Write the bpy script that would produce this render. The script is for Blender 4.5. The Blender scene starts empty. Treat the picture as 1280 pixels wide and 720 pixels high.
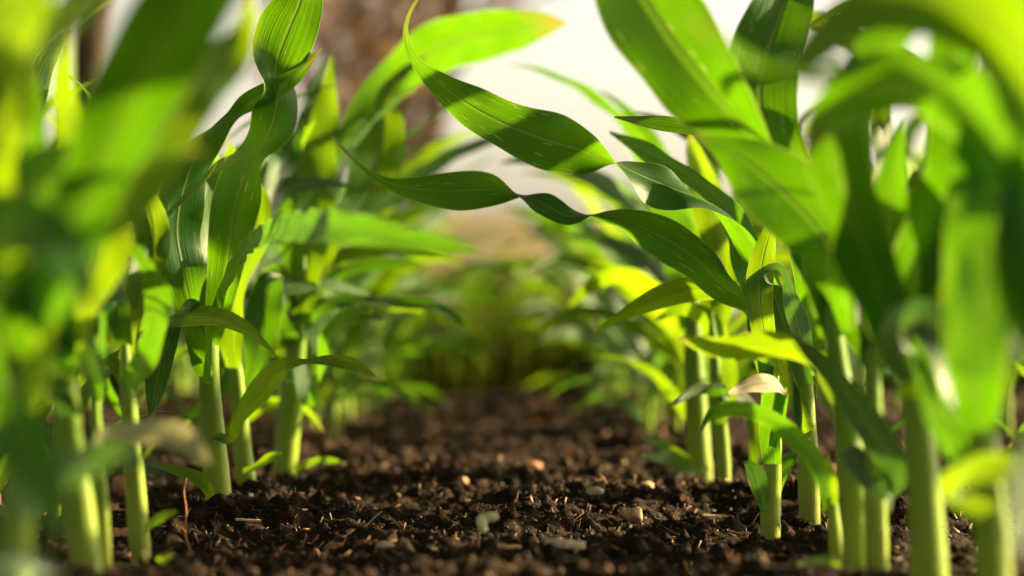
import bpy, math, random
import numpy as np
from mathutils import Vector, Matrix
R = math.radians
C = bpy.context.scene
COL = C.collection

# ------------------------------------------------------------------ camera, sky, sun, exposure
CAM_H = 0.12
FPX = 85.0 / 36.0 * 1280.0
PITCH = 0.755
cam_d = bpy.data.cameras.new('camera')
cam = bpy.data.objects.new('camera', cam_d); COL.objects.link(cam)
cam.location = (0, 0, CAM_H)
cam.rotation_euler = (R(90 + PITCH), 0, 0)
cam_d.lens = 85; cam_d.sensor_width = 36
cam_d.clip_start = 0.02; cam_d.clip_end = 1000
cam_d.dof.use_dof = True
cam_d.dof.focus_distance = 1.42
cam_d.dof.aperture_fstop = 4.8
C.camera = cam

SUN_AZ = 72      # degrees to the right of the view direction (+Y)
SUN_EL = 21
w = bpy.data.worlds.new('World'); C.world = w; w.use_nodes = True
nt = w.node_tree; bg = nt.nodes['Background']
sky = nt.nodes.new('ShaderNodeTexSky'); sky.sky_type = 'NISHITA'; sky.sun_disc = False
sky.sun_elevation = R(SUN_EL); sky.sun_rotation = R(SUN_AZ)
sky.dust_density = 5.0; sky.air_density = 1.0; sky.ozone_density = 0.6
hs = nt.nodes.new('ShaderNodeHueSaturation'); hs.inputs['Saturation'].default_value = 0.45
nt.links.new(sky.outputs[0], hs.inputs['Color'])
# low hazy air: brighter towards the horizon, dimmer overhead, slightly warm
tcw = nt.nodes.new('ShaderNodeTexCoord'); sx = nt.nodes.new('ShaderNodeSeparateXYZ'); nt.links.new(tcw.outputs['Generated'], sx.inputs[0])
rw = nt.nodes.new('ShaderNodeValToRGB'); nt.links.new(sx.outputs[2], rw.inputs[0])
rw.color_ramp.elements[0].position = 0.10; rw.color_ramp.elements[0].color = (1.0, 0.91, 0.77, 1)
rw.color_ramp.elements[1].position = 0.40; rw.color_ramp.elements[1].color = (0.12, 0.102, 0.07, 1)
mw = nt.nodes.new('ShaderNodeMix'); mw.data_type = 'RGBA'; mw.blend_type = 'MULTIPLY'; mw.inputs[0].default_value = 1
nt.links.new(hs.outputs[0], mw.inputs[6]); nt.links.new(rw.outputs[0], mw.inputs[7])
nt.links.new(mw.outputs[2], bg.inputs[0]); bg.inputs[1].default_value = 0.115
sd = bpy.data.lights.new('sun', 'SUN'); sd.energy = 5.0; sd.angle = R(0.5); sd.color = (1.0, 0.77, 0.42)
so = bpy.data.objects.new('sun', sd); COL.objects.link(so)
S = Vector((math.sin(R(SUN_AZ)) * math.cos(R(SUN_EL)), math.cos(R(SUN_AZ)) * math.cos(R(SUN_EL)), math.sin(R(SUN_EL))))
so.rotation_euler = S.to_track_quat('Z', 'Y').to_euler()
C.view_settings.view_transform = 'Standard'; C.view_settings.look = 'None'
C.view_settings.exposure = 2.0; C.view_settings.gamma = 1
C.cycles.use_denoising = True
C.cycles.max_bounces = 8; C.cycles.transmission_bounces = 6; C.cycles.diffuse_bounces = 4
C.cycles.glossy_bounces = 2; C.cycles.sample_clamp_indirect = 6
C.render.engine = 'CYCLES'

rng = np.random.default_rng(7)
rnd = random.Random(11)

# ------------------------------------------------------------------ materials
def newmat(name):
    m = bpy.data.materials.new(name); m.use_nodes = True
    t = m.node_tree; t.nodes.clear()
    out = t.nodes.new('ShaderNodeOutputMaterial')
    return m, t, out
def N(t, typ, **kw):
    n = t.nodes.new(typ)
    for k, v in kw.items(): setattr(n, k, v)
    return n
def L(t, a, b): t.links.new(a, b)
def setin(n, **kw):
    for k, v in kw.items(): n.inputs[k.replace('_', ' ')].default_value = v
def ramp(t, fac, stops, interp='LINEAR'):
    r = N(t, 'ShaderNodeValToRGB'); r.color_ramp.interpolation = interp
    e = r.color_ramp.elements
    while len(e) < len(stops): e.new(0.5)
    for i, (p, c) in enumerate(stops):
        e[i].position = p; e[i].color = (c[0], c[1], c[2], 1)
    if fac is not None: L(t, fac, r.inputs[0])
    return r
def math_n(t, op, a, b=None, c=None, clamp=False):
    n = N(t, 'ShaderNodeMath', operation=op); n.use_clamp = clamp
    for i, v in enumerate((a, b, c)):
        if v is None: continue
        if isinstance(v, (int, float)): n.inputs[i].default_value = v
        else: L(t, v, n.inputs[i])
    return n.outputs[0]
def mixc(t, fac, a, b, blend='MIX'):
    n = N(t, 'ShaderNodeMix', data_type='RGBA', blend_type=blend)
    for sock, v in ((n.inputs[0], fac), (n.inputs[6], a), (n.inputs[7], b)):
        if isinstance(v, (int, float)): sock.default_value = v
        elif isinstance(v, tuple): sock.default_value = (*v, 1)
        else: L(t, v, sock)
    return n.outputs[2]

def leaf_material(name, dif, tra, tfac=0.42, gloss=0.5, spots=True):
    m, t, out = newmat(name)
    uv = N(t, 'ShaderNodeUVMap'); sep = N(t, 'ShaderNodeSeparateXYZ'); L(t, uv.outputs[0], sep.inputs[0])
    u, v = sep.outputs[0], sep.outputs[1]                      # u across 0..1, v along in metres*10
    oi = N(t, 'ShaderNodeObjectInfo'); rv = oi.outputs['Random']
    # distance to midrib
    c = math_n(t, 'ABSOLUTE', math_n(t, 'SUBTRACT', u, 0.5))
    rib = math_n(t, 'SUBTRACT', 1.0, math_n(t, 'MULTIPLY', c, 26.0), clamp=True)
    wide = math_n(t, 'SUBTRACT', 1.0, math_n(t, 'MULTIPLY', c, 8.0), clamp=True)
    # parallel veins
    comb = N(t, 'ShaderNodeCombineXYZ'); L(t, math_n(t, 'MULTIPLY', u, 46.0), comb.inputs[0]); L(t, math_n(t, 'MULTIPLY', v, 1.2), comb.inputs[1]); L(t, math_n(t, 'MULTIPLY', rv, 37.0), comb.inputs[2])
    nv = N(t, 'ShaderNodeTexNoise'); nv.inputs['Scale'].default_value = 1.0; nv.inputs['Detail'].default_value = 3; L(t, comb.outputs[0], nv.inputs['Vector'])
    comb2 = N(t, 'ShaderNodeCombineXYZ'); L(t, math_n(t, 'MULTIPLY', u, 3.0), comb2.inputs[0]); L(t, math_n(t, 'MULTIPLY', v, 2.4), comb2.inputs[1]); L(t, math_n(t, 'MULTIPLY', rv, 91.0), comb2.inputs[2])
    nb = N(t, 'ShaderNodeTexNoise'); nb.inputs['Scale'].default_value = 1.0; nb.inputs['Detail'].default_value = 3; L(t, comb2.outputs[0], nb.inputs['Vector'])
    k = math_n(t, 'ADD', math_n(t, 'MULTIPLY', nv.outputs[0], 0.55), math_n(t, 'MULTIPLY', nb.outputs[0], 0.75))
    k = math_n(t, 'ADD', k, math_n(t, 'MULTIPLY', math_n(t, 'SUBTRACT', rv, 0.5), 0.5))
    def cols(base, lo, hi):
        return ramp(t, k, [(0.35, tuple(x * lo for x in base)), (0.95, tuple(x * y for x, y in zip(base, hi)))]).outputs[0]
    cd = cols(dif, 0.72, (1.5, 1.25, 1.3)); ct = cols(tra, 0.75, (1.35, 1.12, 1.1))
    ribf = math_n(t, 'MULTIPLY', rib, 0.7)
    cd = mixc(t, ribf, cd, (0.30, 0.42, 0.14)); ct = mixc(t, math_n(t, 'MULTIPLY', wide, 0.45), ct, (0.16, 0.26, 0.02))
    # yellowed tip and margin
    if spots:
        cs = N(t, 'ShaderNodeCombineXYZ'); L(t, math_n(t, 'MULTIPLY', u, 34.0), cs.inputs[0]); L(t, math_n(t, 'MULTIPLY', v, 9.0), cs.inputs[1]); L(t, math_n(t, 'MULTIPLY', rv, 53.0), cs.inputs[2])
        vo = N(t, 'ShaderNodeTexVoronoi'); vo.inputs['Scale'].default_value = 0.55; L(t, cs.outputs[0], vo.inputs['Vector'])
        gate = N(t, 'ShaderNodeTexNoise'); gate.inputs['Scale'].default_value = 0.16; L(t, cs.outputs[0], gate.inputs['Vector'])
        sp = math_n(t, 'LESS_THAN', vo.outputs['Distance'], 0.17)
        sp = math_n(t, 'MULTIPLY', sp, math_n(t, 'GREATER_THAN', gate.outputs[0], 0.52))
        cd = mixc(t, math_n(t, 'MULTIPLY', sp, 0.7), cd, (0.30, 0.42, 0.16))
        ct = mixc(t, math_n(t, 'MULTIPLY', sp, 0.6), ct, (0.55, 0.62, 0.18))
    at = N(t, 'ShaderNodeAttribute'); at.attribute_name = 'along'
    tip = math_n(t, 'MULTIPLY', math_n(t, 'SUBTRACT', math_n(t, 'ADD', at.outputs['Fac'], math_n(t, 'MULTIPLY', nb.outputs[0], 0.16)), 0.99), 9.0, clamp=True)
    tip = math_n(t, 'MULTIPLY', tip, math_n(t, 'GREATER_THAN', rv, 0.35))
    cd = mixc(t, tip, cd, (0.34, 0.24, 0.09)); ct = mixc(t, tip, ct, (0.40, 0.30, 0.06))
    rim = math_n(t, 'MULTIPLY', math_n(t, 'SUBTRACT', c, 0.475), 40.0, clamp=True)
    cd = mixc(t, math_n(t, 'MULTIPLY', rim, 0.8), cd, (0.42, 0.48, 0.18)); ct = mixc(t, math_n(t, 'MULTIPLY', rim, 0.6), ct, (0.6, 0.7, 0.15))
    bump = N(t, 'ShaderNodeBump'); bump.inputs['Strength'].default_value = 0.5; bump.inputs['Distance'].default_value = 0.0014
    hgt = math_n(t, 'ADD', math_n(t, 'MULTIPLY', nv.outputs[0], 0.8), math_n(t, 'MULTIPLY', rib, -0.8)); L(t, hgt, bump.inputs['Height'])
    p = N(t, 'ShaderNodeBsdfPrincipled'); L(t, cd, p.inputs['Base Color']); L(t, bump.outputs[0], p.inputs['Normal'])
    p.inputs['Roughness'].default_value = 0.40; p.inputs['Specular IOR Level'].default_value = gloss
    p.inputs['Sheen Weight'].default_value = 0.25; p.inputs['Sheen Roughness'].default_value = 0.35; p.inputs['Sheen Tint'].default_value = (1, 0.97, 0.85, 1)
    tb = N(t, 'ShaderNodeBsdfTranslucent'); L(t, ct, tb.inputs['Color']); L(t, bump.outputs[0], tb.inputs['Normal'])
    mx = N(t, 'ShaderNodeMixShader'); mx.inputs[0].default_value = tfac
    L(t, p.outputs[0], mx.inputs[1]); L(t, tb.outputs[0], mx.inputs[2]); L(t, mx.outputs[0], out.inputs[0])
    return m
M_LEAF = leaf_material('corn_leaf', (0.008, 0.095, 0.007), (0.135, 0.41, 0.002))
M_LEAF_Y = leaf_material('young_corn_leaf', (0.022, 0.135, 0.007), (0.28, 0.54, 0.002), 0.48)
M_LEAF_B = leaf_material('bluish_corn_leaf', (0.03, 0.10, 0.05), (0.10, 0.30, 0.02), 0.25, 1.0)

M_TORN_LEAF = leaf_material('torn_pale_leaf', (0.74, 0.70, 0.42), (0.8, 0.74, 0.42), 0.35, 0.6)
M_PAINTED_SUN_LEAF = leaf_material('painted_sunlit_leaf', (0.70, 0.64, 0.38), (0.6, 0.6, 0.25), 0.35, 0.6)  # cream of direct sun put into the leaf's own colour

def stalk_material():
    m, t, out = newmat('corn_stalk')
    tc = N(t, 'ShaderNodeUVMap'); sep = N(t, 'ShaderNodeSeparateXYZ'); L(t, tc.outputs[0], sep.inputs[0])
    cb = N(t, 'ShaderNodeCombineXYZ'); L(t, math_n(t, 'MULTIPLY', sep.outputs[0], 60.0), cb.inputs[0]); L(t, math_n(t, 'MULTIPLY', sep.outputs[1], 1.0), cb.inputs[1])
    nz = N(t, 'ShaderNodeTexNoise'); nz.inputs['Scale'].default_value = 1.0; nz.inputs['Detail'].default_value = 3; L(t, cb.outputs[0], nz.inputs['Vector'])
    g = ramp(t, sep.outputs[1], [(0.0, (0.36, 0.44, 0.04)), (0.25, (0.19, 0.34, 0.010)), (0.6, (0.09, 0.25, 0.010)), (1.0, (0.04, 0.16, 0.006))])
    cc = mixc(t, math_n(t, 'MULTIPLY', nz.outputs[0], 0.45), g.outputs[0], (0.30, 0.42, 0.035))
    bump = N(t, 'ShaderNodeBump'); bump.inputs['Strength'].default_value = 0.3; bump.inputs['Distance'].default_value = 0.0008; L(t, nz.outputs[0], bump.inputs['Height'])
    p = N(t, 'ShaderNodeBsdfPrincipled'); L(t, cc, p.inputs['Base Color']); L(t, bump.outputs[0], p.inputs['Normal'])
    p.inputs['Roughness'].default_value = 0.42; p.inputs['Specular IOR Level'].default_value = 0.3
    p.inputs['Subsurface Weight'].default_value = 0.35; p.inputs['Subsurface Radius'].default_value = (0.6, 1.0, 0.15); p.inputs['Subsurface Scale'].default_value = 0.006
    soilfoot = math_n(t, 'MULTIPLY', math_n(t, 'SUBTRACT', 1.0, math_n(t, 'MULTIPLY', sep.outputs[1], 9.0), clamp=True), math_n(t, 'MULTIPLY', nz.outputs[0], 1.3), clamp=True)
    L(t, mixc(t, soilfoot, cc, (0.10, 0.06, 0.03)), p.inputs['Base Color'])
    L(t, p.outputs[0], out.inputs[0])
    return m
M_STALK = stalk_material()

def island_material(name, stops, rough=0.8, spec=0.4, scale=900, bumpd=0.0006):
    m, t, out = newmat(name)
    geo = N(t, 'ShaderNodeNewGeometry')
    r = ramp(t, geo.outputs['Random Per Island'], stops, 'CONSTANT')
    tc = N(t, 'ShaderNodeTexCoord'); nz = N(t, 'ShaderNodeTexNoise'); nz.inputs['Scale'].default_value = scale; nz.inputs['Detail'].default_value = 3
    L(t, tc.outputs['Object'], nz.inputs['Vector'])
    f = ramp(t, nz.outputs[0], [(0.3, (0.5, 0.5, 0.5)), (0.75, (1.5, 1.5, 1.5))])
    cc = mixc(t, 1.0, r.outputs[0], f.outputs[0], 'MULTIPLY')
    bump = N(t, 'ShaderNodeBump'); bump.inputs['Strength'].default_value = 0.6; bump.inputs['Distance'].default_value = bumpd; L(t, nz.outputs[0], bump.inputs['Height'])
    p = N(t, 'ShaderNodeBsdfPrincipled'); L(t, cc, p.inputs['Base Color']); L(t, bump.outputs[0], p.inputs['Normal'])
    p.inputs['Roughness'].default_value = rough; p.inputs['Specular IOR Level'].default_value = spec
    L(t, p.outputs[0], out.inputs[0]); return m
M_CRUMB = island_material('soil_crumb', [(0, (0.005, 0.003, 0.002)), (0.45, (0.016, 0.007, 0.003)), (0.70, (0.045, 0.019, 0.008)), (0.86, (0.11, 0.048, 0.018)), (0.955, (0.25, 0.12, 0.05)), (0.985, (0.40, 0.24, 0.13))], 0.55, 0.25)
M_DEBRIS = island_material('plant_debris', [(0, (0.02, 0.010, 0.005)), (0.3, (0.07, 0.032, 0.013)), (0.5, (0.20, 0.095, 0.035)), (0.75, (0.38, 0.20, 0.09)), (0.92, (0.5, 0.34, 0.19))], 0.55, 0.3)

def noise_material(name, c1, c2, scale, rough=0.9, bumps=0.5, bumpd=0.003, spec=0.3, detail=8, coords='Object'):
    m, t, out = newmat(name)
    tc = N(t, 'ShaderNodeTexCoord'); nz = N(t, 'ShaderNodeTexNoise'); nz.inputs['Scale'].default_value = scale; nz.inputs['Detail'].default_value = detail
    L(t, tc.outputs[coords], nz.inputs['Vector'])
    r = ramp(t, nz.outputs[0], [(0.34, c1), (0.68, c2)])
    bump = N(t, 'ShaderNodeBump'); bump.inputs['Strength'].default_value = bumps; bump.inputs['Distance'].default_value = bumpd; L(t, nz.outputs[0], bump.inputs['Height'])
    p = N(t, 'ShaderNodeBsdfPrincipled'); L(t, r.outputs[0], p.inputs['Base Color']); L(t, bump.outputs[0], p.inputs['Normal'])
    p.inputs['Roughness'].default_value = rough; p.inputs['Specular IOR Level'].default_value = spec
    L(t, p.outputs[0], out.inputs[0]); return m
M_SOIL = noise_material('soil', (0.007, 0.0035, 0.0018), (0.030, 0.014, 0.006), 260, 0.85, 0.8, 0.002, 0.15)
M_FIELD = noise_material('field', (0.05, 0.05, 0.015), (0.11, 0.08, 0.035), 2.0, 0.9, 0.3, 0.05)
M_BANK = noise_material('dry_bank', (0.07, 0.085, 0.02), (0.30, 0.21, 0.10), 0.9, 0.9, 0.3, 0.1)
M_BARK = noise_material('bark', (0.04, 0.028, 0.02), (0.11, 0.075, 0.05), 14, 0.9, 0.6, 0.02)
M_STONE = noise_material('stone', (0.38, 0.22, 0.12), (0.68, 0.47, 0.30), 350, 0.8, 0.5, 0.0008)
M_STONE_O = noise_material('red_stone', (0.30, 0.13, 0.07), (0.55, 0.28, 0.16), 300, 0.8, 0.5, 0.0008)
M_CHIP = noise_material('bleached_chip', (0.40, 0.31, 0.22), (0.66, 0.55, 0.42), 260, 0.7, 0.5, 0.0006)
M_ROOT = noise_material('dry_root', (0.22, 0.09, 0.04), (0.42, 0.21, 0.11), 400, 0.7, 0.4, 0.0004)
M_PALE = noise_material('pale_straw', (0.42, 0.27, 0.15), (0.62, 0.46, 0.30), 300, 0.6, 0.4, 0.0004)
M_COTY = noise_material('seedling_leaf', (0.78, 0.80, 0.36), (0.86, 0.88, 0.52), 240, 0.55, 0.3, 0.0004)
M_YEL = noise_material('yellow_petal', (0.55, 0.52, 0.03), (0.7, 0.66, 0.06), 200, 0.6, 0.2, 0.0004)
M_TORN = noise_material('torn_leaf_end', (0.42, 0.42, 0.24), (0.70, 0.66, 0.46), 160, 0.5, 0.3, 0.0005)
def foliage_mat(name, stops, tra):
    m, t, out = newmat(name)
    geo = N(t, 'ShaderNodeNewGeometry'); r = ramp(t, geo.outputs['Random Per Island'], stops, 'CONSTANT')
    d = N(t, 'ShaderNodeBsdfDiffuse'); L(t, r.outputs[0], d.inputs[0])
    tb = N(t, 'ShaderNodeBsdfTranslucent'); tb.inputs[0].default_value = (*tra, 1)
    mx = N(t, 'ShaderNodeMixShader'); mx.inputs[0].default_value = 0.4
    L(t, d.outputs[0], mx.inputs[1]); L(t, tb.outputs[0], mx.inputs[2]); L(t, mx.outputs[0], out.inputs[0]); return m
M_DRYLEAF = foliage_mat('autumn_foliage', [(0, (0.09, 0.065, 0.045)), (0.4, (0.16, 0.11, 0.07)), (0.8, (0.28, 0.17, 0.09))], (0.26, 0.16, 0.08))
M_GRASS = foliage_mat('grass', [(0, (0.03, 0.055, 0.006)), (0.5, (0.05, 0.075, 0.008)), (0.8, (0.09, 0.085, 0.02))], (0.10, 0.13, 0.008))

# ------------------------------------------------------------------ mesh helpers
def mesh_obj(name, V, F, mat, parent=None, uv=None, smooth=True):
    """V (n,3), F (m,k) all faces the same size, or a list of ragged faces"""
    me = bpy.data.meshes.new(name)
    if isinstance(F, np.ndarray):
        k = F.shape[1]
        me.vertices.add(len(V)); me.vertices.foreach_set('co', np.asarray(V, np.float32).ravel())
        me.loops.add(F.size); me.loops.foreach_set('vertex_index', F.astype(np.int32).ravel())
        me.polygons.add(len(F)); me.polygons.foreach_set('loop_start', np.arange(0, F.size, k, dtype=np.int32))
        me.update(calc_edges=True)
    else:
        me.from_pydata([tuple(v) for v in V], [], F)
    if uv is not None:
        lay = me.uv_layers.new(name='UVMap')
        idx = np.empty(len(me.loops), np.int32); me.loops.foreach_get('vertex_index', idx)
        lay.data.foreach_set('uv', np.asarray(uv, np.float32)[idx].ravel())
    if smooth: me.polygons.foreach_set('use_smooth', np.ones(len(me.polygons), bool))
    me.materials.append(mat)
    o = bpy.data.objects.new(name, me); COL.objects.link(o)
    if parent: o.parent = parent
    return o
def tag(o, label=None, cat=None, group=None, kind=None):
    if label: o['label'] = label
    if cat: o['category'] = cat
    if group: o['group'] = group
    if kind: o['kind'] = kind
    return o
def empty(name, loc=(0, 0, 0)):
    o = bpy.data.objects.new(name, None); o.location = loc; COL.objects.link(o); return o

def hash2(ix, iy, seed):
    h = (ix.astype(np.int64) * 374761393 + iy.astype(np.int64) * 668265263 + seed * 1442695041) & 0x7fffffff
    h = ((h ^ (h >> 13)) * 1274126177) & 0x7fffffff
    h = h ^ (h >> 16)
    return (h & 0xffffff) / float(0xffffff)
def vnoise(x, y, seed):
    ix = np.floor(x); iy = np.floor(y); fx = x - ix; fy = y - iy
    fx = fx * fx * (3 - 2 * fx); fy = fy * fy * (3 - 2 * fy)
    a = hash2(ix, iy, seed); b = hash2(ix + 1, iy, seed); c = hash2(ix, iy + 1, seed); d = hash2(ix + 1, iy + 1, seed)
    return (a * (1 - fx) + b * fx) * (1 - fy) + (c * (1 - fx) + d * fx) * fy - 0.5
def soil_h(x, y):
    x = np.asarray(x, float); y = np.asarray(y, float)
    h = 0.016 * vnoise(x * 5, y * 5, 1) + 0.020 * vnoise(x * 17, y * 17, 2) + 0.011 * vnoise(x * 45, y * 45, 3)
    c = vnoise(x * 90, y * 90, 4); h = h + 0.007 * np.abs(c) * 2 - 0.004
    h = h + 0.0045 * vnoise(x * 210, y * 210, 5) + 0.0025 * vnoise(x * 430, y * 430, 6)
    # shallow ridge where each row stands
    h = h + 0.004 * (np.exp(-((x + 0.18) / 0.05) ** 2) + np.exp(-((x - 0.165) / 0.05) ** 2))
    edge = np.clip((y - 3.75) / 0.5, 0, 1) + np.clip((np.abs(x) - 1.25) / 0.25, 0, 1)
    return h - 0.09 * np.clip(edge, 0, 1)

# ------------------------------------------------------------------ ground
def grid_faces(nx, ny):
    i = np.arange(ny - 1)[:, None] * nx + np.arange(nx - 1)[None, :]
    i = i.ravel(); return np.stack([i, i + 1, i + nx + 1, i + nx], 1)
def density_axis(a, b, n, c, s):
    """n samples from a to b, densest round c"""
    t = np.linspace(np.arcsinh((a - c) / s), np.arcsinh((b - c) / s), n); return c + s * np.sinh(t)
gx = density_axis(-1.5, 1.5, 720, 0, 0.5); gy = density_axis(-0.4, 4.3, 1150, 1.35, 0.5)
X, Y = np.meshgrid(gx, gy)
V = np.stack([X.ravel(), Y.ravel(), soil_h(X, Y).ravel()], 1)
tag(mesh_obj('soil_bed', V, grid_faces(len(gx), len(gy)), M_SOIL), kind='structure', label='dark crumbly soil bed between the two rows of corn')
# wide ground: flat, then a dry bank far behind
ax = np.concatenate([-np.geomspace(400, 2, 40), np.linspace(-1.8, 1.8, 10), np.geomspace(2, 400, 40)])
ay = np.concatenate([np.linspace(-60, 0, 10)[:-1], np.linspace(0, 60, 120), np.geomspace(62, 700, 30)])
X, Y = np.meshgrid(ax, ay)
Z = -0.055 + 1.55 * np.clip((Y - 18) / 14, 0, 1) ** 1.0 + 0.10 * vnoise(X * 0.3, Y * 0.3, 9) * np.clip((Y - 12) / 8, 0, 1)
V = np.stack([X.ravel(), Y.ravel(), Z.ravel()], 1)
go = mesh_obj('ground', V, grid_faces(len(ax), len(ay)), M_FIELD); tag(go, kind='structure')
go.data.materials.append(M_BANK)
mi = np.zeros(len(go.data.polygons), np.int32)
cy = (Y[:-1, :-1]).ravel(); mi[cy > 9] = 1; go.data.polygons.foreach_set('material_index', mi)

# ------------------------------------------------------------------ soil crumbs and debris
def ico():
    ph = (1 + 5 ** 0.5) / 2
    v = np.array([(-1, ph, 0), (1, ph, 0), (-1, -ph, 0), (1, -ph, 0), (0, -1, ph), (0, 1, ph), (0, -1, -ph), (0, 1, -ph), (ph, 0, -1), (ph, 0, 1), (-ph, 0, -1), (-ph, 0, 1)], float)
    v /= np.linalg.norm(v[0])
    f = np.array([(0, 11, 5), (0, 5, 1), (0, 1, 7), (0, 7, 10), (0, 10, 11), (1, 5, 9), (5, 11, 4), (11, 10, 2), (10, 7, 6), (7, 1, 8), (3, 9, 4), (3, 4, 2), (3, 2, 6), (3, 6, 8), (3, 8, 9), (4, 9, 5), (2, 4, 11), (6, 2, 10), (8, 6, 7), (9, 8, 1)])
    return v, f
IV, IF = ico()
def rand_rot(n):
    q = rng.normal(size=(n, 4)); q /= np.linalg.norm(q, axis=1)[:, None]
    w_, x, y, z = q.T
    return np.stack([np.stack([1 - 2 * (y * y + z * z), 2 * (x * y - z * w_), 2 * (x * z + y * w_)], 1),
                     np.stack([2 * (x * y + z * w_), 1 - 2 * (x * x + z * z), 2 * (y * z - x * w_)], 1),
                     np.stack([2 * (x * z - y * w_), 2 * (y * z + x * w_), 1 - 2 * (x * x + y * y)], 1)], 1)
def scatter(n, size_lo, size_hi, xr, yr, base_v, base_f, flat=(1, 1, 1), jitter=0.3, sink=0.25, power=2.5, tilt=None):
    x = rng.uniform(*xr, n)
    uu = rng.uniform(0, 1, n); y = yr[0] * (yr[1] / yr[0]) ** uu
    s = size_lo + (size_hi - size_lo) * rng.uniform(0, 1, n) ** power
    s *= np.clip(y / 1.5, 0.8, 2.0) ** 0.6
    v = base_v[None] * np.array(flat)[None, None] * rng.uniform(0.6, 1.25, (n, 1, 3))
    v = v * (1 + rng.uniform(-jitter, jitter, (n, len(base_v), 1)))
    v = np.einsum('nij,nkj->nki', rand_rot(n), v) * s[:, None, None]
    z = soil_h(x, y) + s * sink
    v += np.stack([x, y, z], 1)[:, None]
    f = base_f[None] + (np.arange(n) * len(base_v))[:, None, None]
    return v.reshape(-1, 3), f.reshape(-1, base_f.shape[1])
parts = [scatter(100000, 0.0004, 0.0023, (-0.75, 0.75), (0.95, 4.0), IV, IF, power=3.0, sink=0.3, jitter=0.5, flat=(1, 0.7, 0.55)),
         scatter(4000, 0.0012, 0.0038, (-0.95, 0.95), (0.95, 4.0), IV, IF, power=3, jitter=0.5, sink=0.1, flat=(1, 0.8, 0.6)),
         scatter(24, 0.006, 0.012, (-0.8, 0.8), (1.0, 3.9), IV, IF, flat=(1, 1, 0.7), power=2.0, jitter=0.4, sink=-0.1)]
off = 0; Vs = []; Fs = []
for v, f in parts: Vs.append(v); Fs.append(f + off); off += len(v)
tag(mesh_obj('soil_crumbs', np.concatenate(Vs), np.concatenate(Fs), M_CRUMB, smooth=False), 'loose dark brown soil crumbs covering the bed', 'soil', kind='stuff')
BXV = np.array([(-1, -1, -1), (1, -1, -1), (1, 1, -1), (-1, 1, -1), (-1, -1, 1), (1, -1, 1), (1, 1, 1), (-1, 1, 1)], float)
BXF = np.array([(0, 3, 2, 1), (4, 5, 6, 7), (0, 1, 5, 4), (1, 2, 6, 5), (2, 3, 7, 6), (3, 0, 4, 7)])
v1, f1 = scatter(26000, 0.0006, 0.0034, (-0.8, 0.8), (0.98, 3.9), BXV, BXF, flat=(1, 0.32, 0.10), jitter=0.25, sink=0.35, power=2.2)
v2, f2 = scatter(26000, 0.0012, 0.006, (-0.8, 0.8), (0.98, 3.6), BXV, BXF, flat=(1, 0.07, 0.05), jitter=0.1, sink=0.3, power=2.2)
tag(mesh_obj('plant_debris', np.concatenate([v1, v2]), np.concatenate([f1, f2 + len(v1)]), M_DEBRIS, smooth=False), 'tan wood flakes and thin fibres strewn over the soil', 'plant debris', kind='stuff')

# ------------------------------------------------------------------ placing by direction and distance
CR = Matrix.Rotation(R(90 + PITCH), 3, 'X')
def P(px, py, d):
    """world point seen towards (px,py) whose distance along +Y is d"""
    v = CR @ Vector(((px - 640) / FPX, -(py - 360) / FPX, -1))
    return np.array((v.x * d / v.y, d, CAM_H + v.z * d / v.y))
def ground_at(px, py):
    d = 1.0
    for _ in range(30):
        a = P(px, py, 1.0); s = (a[2] - CAM_H)
        d = (soil_h(a[0] * d, d) - CAM_H) / s * 0.5 + d * 0.5
    return P(px, py, float(d))

def catmull(K, n):
    K = np.asarray(K, float)
    Pn = np.vstack([2 * K[0] - K[1], K, 2 * K[-1] - K[-2]])
    seg = len(K) - 1; t = np.linspace(0, seg, n); i = np.minimum(t.astype(int), seg - 1); u = (t - i)[:, None]
    p0, p1, p2, p3 = Pn[i], Pn[i + 1], Pn[i + 2], Pn[i + 3]
    return 0.5 * (2 * p1 + (p2 - p0) * u + (2 * p0 - 5 * p1 + 4 * p2 - p3) * u * u + (3 * p1 - p0 - 3 * p2 + p3) * u ** 3)
def smooth_resample(K, n):
    d = catmull(K, n * 6)
    s = np.concatenate([[0], np.cumsum(np.linalg.norm(np.diff(d[:, :3], axis=0), axis=1))])
    t = np.linspace(0, s[-1], n)
    return np.stack([np.interp(t, s, d[:, j]) for j in range(d.shape[1])], 1)
def norm(v): return v / np.maximum(np.linalg.norm(v, axis=-1, keepdims=True), 1e-9)

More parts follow.
